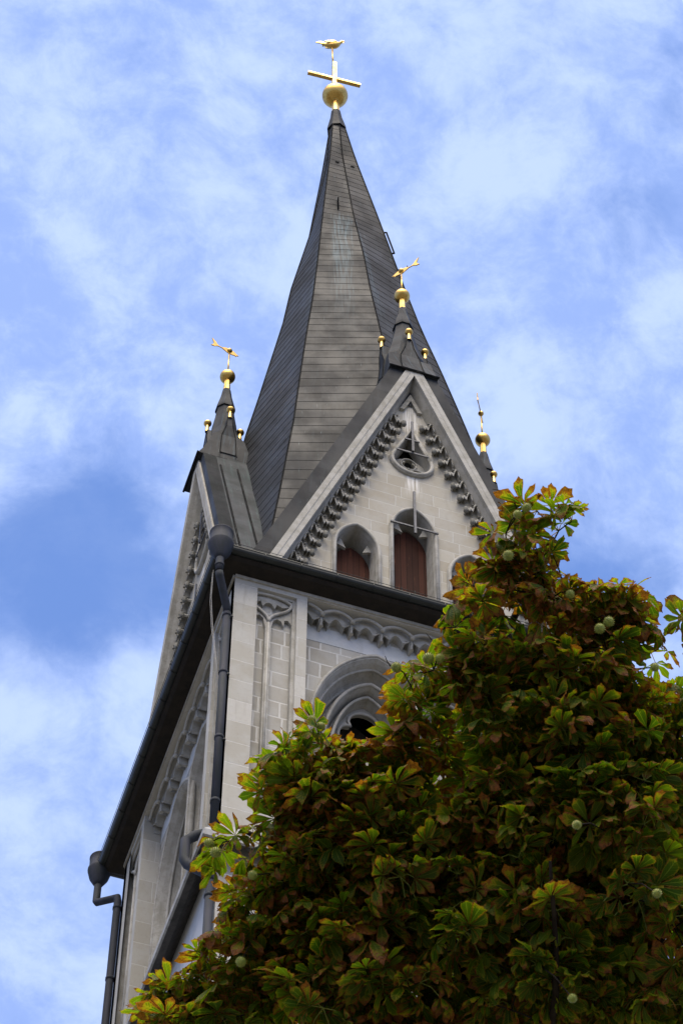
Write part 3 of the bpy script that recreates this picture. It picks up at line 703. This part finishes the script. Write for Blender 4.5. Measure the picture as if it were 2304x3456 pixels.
    orders = [(1.86, .42, 3.66), (1.74, .44, 3.50), (1.70, .55, 3.44), (1.58, 1.05, 3.30), (1.44, 1.22, 3.16), (1.34, 1.15, 3.10), (1.31, .96, 3.06), (1.24, .95, 3.00), (1.20, 1.10, 2.95), (1.14, 1.50, 2.90), (1.07, 1.50, 2.86), (1.04, 1.22, 2.83), (.98, 1.22, 2.78), (.96, 1.62, 2.72)]
    for sgn in (-1, 1):
        cc = c + sgn * 1.05
        def clipped(w, h):
            P = arch(cc, w, -9.6, -4.55, h, 16)
            return [(min(p[0], c - .012) if sgn < 0 else max(p[0], c + .012), p[1]) for p in P]
        rings = [clipped(w, h) for w, d, h in orders]
        for i in range(len(orders) - 1): wn.loft(rings[i], orders[i][1], rings[i + 1], orders[i + 1][1], mp)
        wn.loft(clipped(1.86, 3.66), .42, clipped(1.86, 3.66), .52, mp)
        for w, d, h, r in ((1.80, .43, 3.58, .045), (1.645, .74, 3.38, .04), (1.50, 1.14, 3.22, .05), (1.275, .95, 3.03, .05), (1.11, 1.46, 2.88, .04), (1.01, 1.21, 2.80, .045)):
            wn.tube([mp(p[0], d, p[1]) for p in clipped(w, h)], r, 8)
        # tracery: two lights under a cusped head
        tr = MB(); hd = arch(cc, 1.0, -9.6, -4.55, 2.72, 16)
        li = []
        for s_ in (-1, 1): li.append(arch(cc + s_ * .49, .42, -9.5, -5.3, .95, 10))
        li.append(trefoil(cc, -2.98, .74, 36, 90, 1.2))
        for s_ in (-1, 1): li.append(trefoil(cc + s_ * .53, -4.0, .26, 30, 90, 1.25))
        tr.prism([hd] + li, 1.52, 1.64, mp)
        for q in li: tr.tube([mp(p[0], 1.51, p[1]) for p in q + q[:1]], .05, 6)
        tr.build('window_tracery', M_TRIM, F_)
        dk = MB(); dk.prism([arch(cc, 1.04, -9.6, -4.55, 2.9, 12)], 2.3, 2.35, mp); dk.build('belfry_louvre', M_LOUVRE, F_)
        lv = MB()
        for j in range(14):
            zz = -9.3 + j * .38
            lv.face([mp(cc - 1.0, 1.80, zz), mp(cc + 1.0, 1.80, zz), mp(cc + 1.0, 2.1, zz + .34), mp(cc - 1.0, 2.1, zz + .34)])
        lv.build('louvre_slats', M_LOUVRE, F_)
    wn.tube([mp(c, .52, -9.6), mp(c, .52, float(zc) - .9), mp(c, .52, float(zc) - .2), mp(c, .53, float(zc) + .35)], [.10, .10, .085, .015], 12)
    wn.build('window_moulding', M_TRIM, F_)
    sil = MB(); sil.prism([[(1.97, -9.6), (WX - 1.97, -9.6), (WX - 1.97, -9.35), (1.97, -9.35)]], .35, 1.7, mp); sil.build('window_sill', M_TRIM, F_)
    return F_
for k in range(4): lower(k)

# ---- string course, plain shaft below it
def mitred(name, mt, prof, parent=None): return part(mitred_mb(prof), name, mt, parent)
def mitred_mb(prof):
    """a profile of (outset, z) carried round the tower"""
    mb = MB(); rg = [[(-o, -o, z), (WX + o, -o, z), (WX + o, WY + o, z), (-o, WY + o, z)] for o, z in prof]
    for i in range(len(prof) - 1):
        for k in range(4):
            q = [rg[i][k], rg[i][(k + 1) % 4], rg[i + 1][(k + 1) % 4], rg[i + 1][k]]
            mb.face(q, [((p[0] + p[1]), p[2]) for p in q])
    return mb
SC = mitred('string_course', M_STRING, [(-.3, -9.72), (.0, -9.72), (.05, -9.80), (.50, -10.62), (.52, -10.64), (.52, -10.84), (.47, -10.86)])
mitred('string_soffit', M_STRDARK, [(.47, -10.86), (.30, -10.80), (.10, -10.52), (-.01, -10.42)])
sh = MB()
for a, b in (((.0, .0), (WX, .0)), ((WX, .0), (WX, WY)), ((WX, WY), (.0, WY)), ((.0, WY), (.0, .0))):
    f = [(a[0], a[1], GZ), (b[0], b[1], GZ), (b[0], b[1], -10.3), (a[0], a[1], -10.3)]
    sh.face(f, [(p[0] + p[1], p[2]) for p in f])
part(sh, 'tower_shaft', M_WALL)
pl_ = MB(); pl_.box(-.014, .0, .62, WY - .62, GZ, -10.44); part(pl_, 'plastered_face', M_PLASTER)

# ---- eaves: soffit, gutter
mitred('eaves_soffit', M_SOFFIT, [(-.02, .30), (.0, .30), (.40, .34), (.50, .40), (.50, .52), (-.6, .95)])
gt = MB(); o = .56; zc_ = .55; rr = .13
prof = [(o + rr * math.cos(a), zc_ + rr * math.sin(a)) for a in [math.pi * (1 + k / 8) for k in range(9)]]
prof += [(o + rr + .015, zc_ + .02), (o + rr + .015, zc_ + .045), (o + rr - .02, zc_ + .04)] + [(o + (rr - .015) * math.cos(a), zc_ + (rr - .015) * math.sin(a)) for a in [math.pi * (2 - k / 8) for k in range(9)]]
br_ = mitred_mb(prof)
for k in range(4):
    mp = FACES[k]
    for j in range(10):
        u = .6 + j * .98; br_.tube([mp(u, -.56 + .14 * math.cos(a), .55 + .14 * math.sin(a)) for a in [math.pi * (1 + q / 8) for q in range(9)]], .014, 5)
    br_.tube([mp(-.6, -.715, .66), mp(WX + .6, -.715, .66)], .008, 5)
part(br_, 'eaves_gutter', M_GUTTER)

# ---- rain hoppers and downpipes
def hopper(x, y, z):
    mb = MB(); mb.lathe([(.001, .10), (.11, .10), (.16, .20), (.27, .42), (.315, .62), (.335, .70), (.335, .76), (.30, .77), (.305, 1.18), (.315, 1.2), (.315, 1.23), (.28, 1.22), (.27, .8), (.001, .78)], (x, y, z), 28)
    return part(mb, 'rain_hopper', M_PIPE)
def collar(mb, p, r): mb.lathe([(r, -.05), (r + .018, -.045), (r + .018, .045), (r, .05)], p, 14)
H = hopper(-.58, -.60, -.15)
pp = MB(); r = .105
pp.tube([(-.58, -.60, -.02), (-.58, -.60, -.62)], r, 14); collar(pp, (-.58, -.60, -.35), r)
pp.tube([(-.58, -.60, -.62), (-.54, -.55, -.74), (-.17, .0, -1.22), (-.14, .06, -1.36)], r, 14)
pp.tube([(-.14, .06, -1.36), (-.14, .06, -10.1)], r, 14)
for z_ in (-1.5, -3.9, -6.5, -8.9, -9.9): collar(pp, (-.14, .06, z_), r)
pp.cur = 1
for z_ in (-1.62, -4.05, -6.65): pp.ball((-.04, -.05, z_), .04, 8)
part(pp, 'downpipe', [M_PIPE, M_GUTTER])
pp = MB()
pp.tube([(-.10, .45, -9.55), (-.45, .50, -9.75), (-.66, .50, -10.0), (-.68, .46, -10.7), (-.62, .38, -10.95), (-.18, .10, -11.45), (-.13, .08, -11.7)], .125, 14)
pp.tube([(-.13, .08, -11.65), (-.13, .08, GZ)], r, 14)
for z_ in range(6): collar(pp, (-.13, .08, -12.2 - 2.6 * z_), r)
part(pp, 'downpipe', M_PIPE)
hopper(-.58, WY + .62, -.2)
pp = MB(); fx, fy = -.58, WY + .62
pp.tube([(fx, fy, -.05), (fx, fy, -.75), (fx, fy - .06, -.86), (-.22, WY + .12, -1.05), (-.13, WY - .02, -1.12), (-.12, WY - .05, -1.3), (-.12, WY - .05, GZ)], r, 14)
for z_ in (-1.6, -4.4, -7.2): collar(pp, (-.12, WY - .05, z_), r)
part(pp, 'downpipe', M_PIPE)
cb = MB()
for o_ in (0, .09):
    cb.tube([(-.58 + .0, .02 + o_, .30), (-.58, .04 + o_ * 1.2, -.9), (-.50, .05 + o_, -2.0), (-.35, .05 + o_ * .6, -3.4), (-.16, .14, -5.0)], .007, 5)
part(cb, 'hanging_cable', M_CABLE)

# ------------------------------------------------------------------ horse chestnut tree
# crown outline in metres in a plane 13 m from the path, seen side on to the tower; depth comes from CROWN thickness
OUT = [(0.61, -0.12), (0.68, -0.04), (0.76, 0.04), (0.91, 0.05), (1.05, 0.04), (1.03, -0.09), (0.94, -0.14), (0.92, -0.24), (0.99, -0.33), (1.06, -0.32), (1.23, -0.32), (1.43, -0.37), (1.31, -0.48), (1.26, -0.5), (1.37, -0.49), (1.5, -0.44), (1.65, -0.29), (1.94, -0.43), (2.23, -1.0), (2.28, -1.96), (2.13, -2.72), (1.37, -2.91), (0.22, -2.82), (-0.64, -2.53), (-0.87, -2.25), (-0.86, -2.11), (-0.7, -1.99), (-0.6, -1.95), (-0.58, -1.8), (-0.5, -1.69), (-0.63, -1.65), (-0.61, -1.44), (-0.47, -1.39), (-0.28, -1.33), (-0.39, -1.22), (-0.35, -1.09), (-0.23, -0.96), (-0.1, -0.93), (0.03, -1.03), (0.19, -1.02), (0.26, -0.84), (0.24, -0.75), (0.28, -0.66), (0.41, -0.63), (0.54, -0.56), (0.51, -0.49), (0.41, -0.43), (0.53, -0.29), (0.66, -0.22)]
OA = np.array(OUT)
def inside(p):
    x, y = p; c = False; n = len(OUT); j = n - 1
    for i in range(n):
        if (OUT[i][1] > y) != (OUT[j][1] > y) and x < (OUT[j][0] - OUT[i][0]) * (y - OUT[i][1]) / (OUT[j][1] - OUT[i][1]) + OUT[i][0]: c = not c
        j = i
    return c
def edged(p):
    A = OA; B = np.roll(OA, -1, 0); d = B - A; P = np.array(p)
    s_ = np.clip(((P - A) * d).sum(1) / (d * d).sum(1), 0, 1); return float(np.sqrt(((A + d * s_[:, None] - P) ** 2).sum(1)).min())
TC = CAM + FW * 13.0
def crown(a, b, d): return TC + RT * a + UP * b + FW * d
tips = []; tries = 0
while len(tips) < 900 and tries < 90000:
    tries += 1
    a, b = rng.uniform(-.9, 2.3), rng.uniform(-2.95, .08)
    if not inside((a, b)): continue
    e = edged((a, b))
    if e < .022: continue
    if (a > 1.62 or b < -2.4) and rng.random() < .75: continue
    if rng.random() > min(1, .50 + e * 1.7): continue
    if a > 1.28 and -1.7 < b and rng.random() < .5: continue
    th = min(.62, .05 + e * .55) * (.6 if b > -.6 else 1); d = rng.uniform(-th, th)
    if mnoise.noise(Vector((a * 3.1, b * 3.6, d * 2.0 + 4))) < (-.5 if e < .10 else (.08 if a > 1.0 else .02) if e < .38 else -.10): continue
    if any((a - q[0]) ** 2 + (b - q[1]) ** 2 + (d - q[2]) ** 2 * .8 < .075 ** 2 for q in tips): continue
    tips.append((a, b, d, e))
TREE_BASE = Vector((-7.2, -36.2, GZ))
TR = thing('chestnut_tree', 'horse chestnut tree in front of the tower with browning green leaves and spiky green fruit', 'tree', TREE_BASE)
TOFF = -TREE_BASE
# limbs
limbs = [[(.62, -3.1, .1), (.58, -2.5, .05), (.50, -2.0, 0), (.36, -1.6, -.05), (.15, -1.25, -.1)],
         [(.62, -3.1, .1), (.66, -2.3, .2), (.63, -1.6, .2), (.60, -.95, .15), (.72, -.5, .05), (.92, -.12, 0)],
         [(.66, -2.6, .15), (.52, -2.0, -.1), (.20, -1.65, -.2), (-.15, -1.5, -.15), (-.45, -1.42, -.1)],
         [(.62, -3.1, .1), (.84, -2.45, .25), (1.14, -2.05, .1), (1.10, -1.55, .0), (1.19, -1.05, .1), (1.05, -.55, .05)],
         [(.62, -3.1, .1), (1.45, -2.5, .3), (1.9, -1.8, .4), (1.85, -1.0, .3), (1.75, -.6, .2)],
         [(.62, -3.1, .1), (.2, -2.6, -.2), (-.2, -2.25, -.3), (-.6, -2.1, -.2)],
         [(.66, -2.3, .2), (.8, -1.6, .7), (.7, -1.1, .8)], [(.6, -2.6, .1), (.3, -2.1, .8), (.1, -1.7, .8)],
         [(1.15, -2.2, .1), (1.46, -1.75, -.2), (1.38, -1.3, -.35), (1.47, -.95, -.3)], [(.6, -2.8, .1), (.9, -2.2, -.7), (.9, -1.5, -.8)]]
trunk = MB(); nodes = []
fork = crown(.62, -3.1, .1)
tp = [TREE_BASE, TREE_BASE + Vector((.03, .02, 1.2)), TREE_BASE + Vector((-.1, .1, 4.0)), TREE_BASE.lerp(fork, .75) + Vector((.12, 0, 0)), fork]
trunk.tube(tp, [.42, .30, .25, .20, .15], 14)
def smooth_path(P, n=5):
    P = [Vector(p) for p in P]; o = []
    for i in range(len(P) - 1):
        p0, p1, p2, p3 = P[max(i - 1, 0)], P[i], P[i + 1], P[min(i + 2, len(P) - 1)]
        for k in range(n):
            s_ = k / n; o.append(.5 * ((2 * p1) + (p2 - p0) * s_ + (2 * p0 - 5 * p1 + 4 * p2 - p3) * s_ ** 2 + (3 * p1 - p0 - 3 * p2 + p3) * s_ ** 3))
    o.append(P[-1]); return o
for li, L in enumerate(limbs):
    P = smooth_path([crown(q[0], q[1], q[2] + (.22 if i else 0)) + Vector((random.uniform(-.06, .06), random.uniform(-.06, .06), random.uniform(-.04, .04))) * (1 if i else 0) for i, q in enumerate(L)])
    n = len(P); r0 = .044 if li < 5 else .028
    trunk.tube(P, [r0 * (1 - .78 * i / (n - 1)) for i in range(n)], 8)
    nodes += [(p, r0 * (1 - .78 * i / (n - 1))) for i, p in enumerate(P)]
tipw = sorted([crown(a, b, d) for a, b, d, e in tips], key=lambda p: (p - fork).length)
tipdir = []
for p in tipw:
    best = min(nodes, key=lambda q: (q[0] - p).length + (.25 if (q[0] - fork).length > (p - fork).length else 0))
    q0, rb = best; L = (p - q0).length
    mid = q0.lerp(p, .5) + Vector((random.uniform(-1, 1), random.uniform(-1, 1), random.uniform(-.6, 1))) * .10 * L
    P = smooth_path([q0, mid, p], 3); r0 = min(rb * .8, .004 + .010 * L); n = len(P)
    trunk.tube(P, [max(.0032, r0 * (1 - .6 * i / (n - 1))) for i in range(n)], 5)
    nodes += [(P[i], r0 * (1 - .6 * i / (n - 1))) for i in range(1, n)]
    tipdir.append((p - mid).normalized())
for T_ in ([(.78, -.06, 0), (.75, .06, 0), (.71, .09, 0), (.66, .10, 0)], [(.98, -.36, 0), (.95, -.25, 0), (.92, -.18, 0)], [(.26, -.72, 0), (.21, -.67, 0), (.19, -.63, 0)],
           [(-.10, -.95, 0), (-.14, -.89, 0), (-.16, -.86, 0)], [(.46, -.64, 0), (.41, -.58, 0), (.37, -.53, 0)], [(1.55, -.55, 0), (1.53, -.40, 0), (1.50, -.30, 0)], [(.95, -.6, 0), (.88, -.3, 0), (.84, -.1, 0)]):
    P = smooth_path([crown(*q) for q in T_], 4); trunk.tube(P, [.005 - .0038 * i / (len(P) - 1) for i in range(len(P))], 5)
trunk.build('trunk', M_BARK, TR, TOFF)

# leaflets: obovate, toothed, folded along the midrib, drooping; 5-7 to a leaf
US = np.array([-1, -.5, 0, .5, 1]); LV = np.array([0, .14, .36, .60, .76, .90, 1.0]); NV, NU = len(LV), 5
LP = np.interp(LV, [0, .12, .35, .62, .78, .90, 1], [.012, .09, .30, .48, .43, .22, .0])
LEAF = []; stalk = MB()
def add_leaflet(*a): LEAF.append(a)
def add_leaf(o, d, size, sick, hue):
    """o: end of the petiole, d: petiole direction (outward)"""
    up = Vector((random.gauss(0, .48), random.gauss(0, .48), 1)).normalized()
    f = (d - up * d.dot(up)); f = f.normalized() if f.length > .05 else up.orthogonal().normalized()
    n = random.choice((5, 6, 7, 7, 7)); spread = R(random.uniform(100, 128)); dr = random.uniform(.15, 1.05)
    for k in range(n):
        s_ = (k - (n - 1) / 2) / ((n - 1) / 2); a = s_ * spread
        x = Matrix.Rotation(a, 3, up) @ f
        x = (x - up * math.tan(dr * .6)).normalized(); nn = (up - x * up.dot(x)).normalized()
        nn = (Matrix.Rotation(random.gauss(0, .22), 3, x) @ nn)
        L = size * (1 - .42 * abs(s_)) * random.uniform(.88, 1.1)
        add_leaflet(o + x * .004, x, nn, L, random.uniform(.33, .45), dr * random.uniform(.5, 1.5) + .10, random.uniform(.05, .45), random.uniform(0, .7) * (.4 + sick), min(.62 if random.random() < .9 else 1, max(0, sick + random.gauss(0, .13))), min(1, max(0, hue + random.gauss(0, .12))), random.random())
for p, td in zip(tipw, tipdir):
    th0 = random.uniform(0, 6.28); m_ = random.randint(4, 7); ts = random.betavariate(1.3, 3.6) * .8; thue = random.random()
    ev = (p - TC); e_ = edged((ev.dot(RT), ev.dot(UP))); ts += .22 * math.exp(-e_ / .14) + .22 * max(0, mnoise.noise(p * 1.6 + Vector((3, 1, 7))) + .10) + .02
    for k in range(m_):
        a = th0 + 6.283 * k / m_ + random.gauss(0, .25)
        for att in range(7):
            d = Vector((math.cos(a), math.sin(a), random.uniform(-.25, .55))) + td * .5; d.normalize()
            pl = random.uniform(.04, .13) * (1 if att < 4 else .5)
            end = p + d * pl - Vector((0, 0, .25 * pl)); q = end + Vector((d.x, d.y, -.25)) * .07 - TC
            q2 = (q.dot(RT), q.dot(UP))
            if inside(q2) or edged(q2) < .035: break
            a = random.uniform(0, 6.283)
        else: continue
        stalk.tube([p, p + d * pl * .55 + Vector((0, 0, .01)), end], [.0022, .0018, .0018], 4, False)
        add_leaf(end, d, random.choice((1, 1, 1, 1.25)) * random.uniform(.095, .150), min(1, max(.02, ts + random.gauss(0, .14))), min(1, max(0, thue + random.gauss(0, .2))))
NL = len(LEAF)
col3 = lambda i: np.array([tuple(q[i]) for q in LEAF])
O_, X_, N_ = col3(0), col3(1), col3(2); Y_ = np.cross(N_, X_); Y_ /= np.linalg.norm(Y_, axis=1)[:, None]
SC_ = np.array([q[3:] for q in LEAF]); L_, WD, DR, FO, CU = (SC_[:, i][:, None, None] for i in range(5))
ang = DR * (LV ** 1.3)[None, :, None]; dS = np.diff(LV, prepend=0)[None, :, None]
px = np.cumsum(np.cos(ang) * dS, 1) * L_; pz = -np.cumsum(np.sin(ang) * dS, 1) * L_
au = np.abs(US)[None, None, :]
tooth = 1 + rng.uniform(-.20, .20, (NL, NV, NU)); tooth[:, :, 1:4] = 1
w = LP[None, :, None] * WD * L_ * tooth
curlv = CU * (LV[None, :, None]) * (1 + rng.uniform(-.6, .6, (NL, 1, NU)))
lx = px + au * w * np.where(LV < .8, .22, -.3)[None, :, None] + 0 * w
ly = US[None, None, :] * w * (1 - .15 * curlv * au)
lz = pz + au * w * FO - curlv * au ** 3 * w * 1.3 + rng.normal(0, .0022, (NL, NV, NU))
ly = ly + (np.sin(rng.uniform(-1, 1, (NL, 1, 1)) * 1.2) * .16 * L_ * (LV ** 2)[None, :, None])
V = O_[:, None, None, :] + X_[:, None, None, :] * lx[..., None] + Y_[:, None, None, :] * ly[..., None] + N_[:, None, None, :] * lz[..., None]
V = V.reshape(-1, 3)
q = []
for i in range(NV - 1):
    for k in range(NU - 1): q.append((i * NU + k, i * NU + k + 1, (i + 1) * NU + k + 1, (i + 1) * NU + k))
q = np.array(q); F = (np.arange(NL)[:, None, None] * (NV * NU) + q[None]).reshape(-1, 4).astype(np.int32)
uv1 = np.array([(US[j % NU], LV[j // NU]) for j in range(NV * NU)]); uvs = np.broadcast_to(uv1[q.ravel()][None], (NL, q.size, 2)).reshape(-1, 2)
cols = np.repeat(np.concatenate([SC_[:, 5:8], np.ones((NL, 1))], 1)[:, None, :], q.size, 1).reshape(-1, 4)
me = bpy.data.meshes.new('foliage')
me.vertices.add(len(V)); me.vertices.foreach_set('co', (V - np.array(TREE_BASE)).astype(np.float32).ravel()); me.loops.add(F.size); me.loops.foreach_set('vertex_index', F.ravel())
me.polygons.add(len(F)); me.polygons.foreach_set('loop_start', np.arange(0, F.size, 4)); me.polygons.foreach_set('loop_total', np.full(len(F), 4))
me.update(calc_edges=True); me.polygons.foreach_set('use_smooth', np.ones(len(F), dtype=bool))
ul = me.uv_layers.new(name='uv'); ul.data.foreach_set('uv', np.array(uvs, dtype=np.float32).ravel())
ca = me.color_attributes.new('leaf', 'FLOAT_COLOR', 'CORNER'); ca.data.foreach_set('color', np.array(cols, dtype=np.float32).ravel())
me.materials.append(M_LEAF); fo = bpy.data.objects.new('foliage', me); COL.objects.link(fo); fo.parent = TR
stalk.build('leaf_stalks', M_FRUIT, TR, TOFF)
# fruit: prickly green husks
def husk():
    mb = MB(); r = .024; mb.ball((0, 0, 0), r, 10)
    for i in range(90):
        z = 1 - 2 * (i + .5) / 90; a = i * 2.39996; q = math.sqrt(1 - z * z); n = Vector((q * math.cos(a), q * math.sin(a), z))
        t1 = n.orthogonal().normalized(); t2 = n.cross(t1); b = [n * r * .97 + (t1 * math.cos(w) + t2 * math.sin(w)) * .0028 for w in (0, 2.1, 4.2)]; tip = n * (r + .0065)
        for j in range(3): mb.face([b[j], b[(j + 1) % 3], tip])
    return mb.build('chestnut_fruit', M_FRUIT, TR)
FRUIT = [(0.81, 0.02), (0.77, -0.01), (1.0, -0.36), (1.13, -0.51), (1.17, -0.48), (0.73, -0.19), (0.38, -0.64), (0.43, -0.64), (0.24, -0.68), (-0.13, -0.91), (-0.09, -0.94), (-0.58, -1.45), (-0.55, -1.49), (1.03, -1.37), (-0.44, -1.97), (1.01, -2.13), (1.38, -1.67), (-0.39, -1.59), (1.37, -0.68)]
h0 = husk()
for i, (a, b) in enumerate(FRUIT):
    e_ = edged((a, b)) if inside((a, b)) else 0; d = -min(1.3, .10 + e_ * 1.05) - .06
    s_ = 13 / (13 + 0); p = TC + FW * d + (RT * a + UP * b) * ((13 + d) / 13)
    o = h0 if i == 0 else h0.copy()
    if i: COL.objects.link(o); o.parent = TR
    o.location = p - TREE_BASE; o.rotation_euler = (random.uniform(0, 6), random.uniform(0, 6), random.uniform(0, 6)); k_ = random.uniform(.70, 1.0); o.scale = (k_,) * 3
    q = min(tipw, key=lambda t_: (t_ - p).length); fs = MB(); fs.tube([q, q.lerp(p, .5) + Vector((0, 0, .03)), p], .003, 5); fs.build('fruit_stem', M_BARK, TR, TOFF)
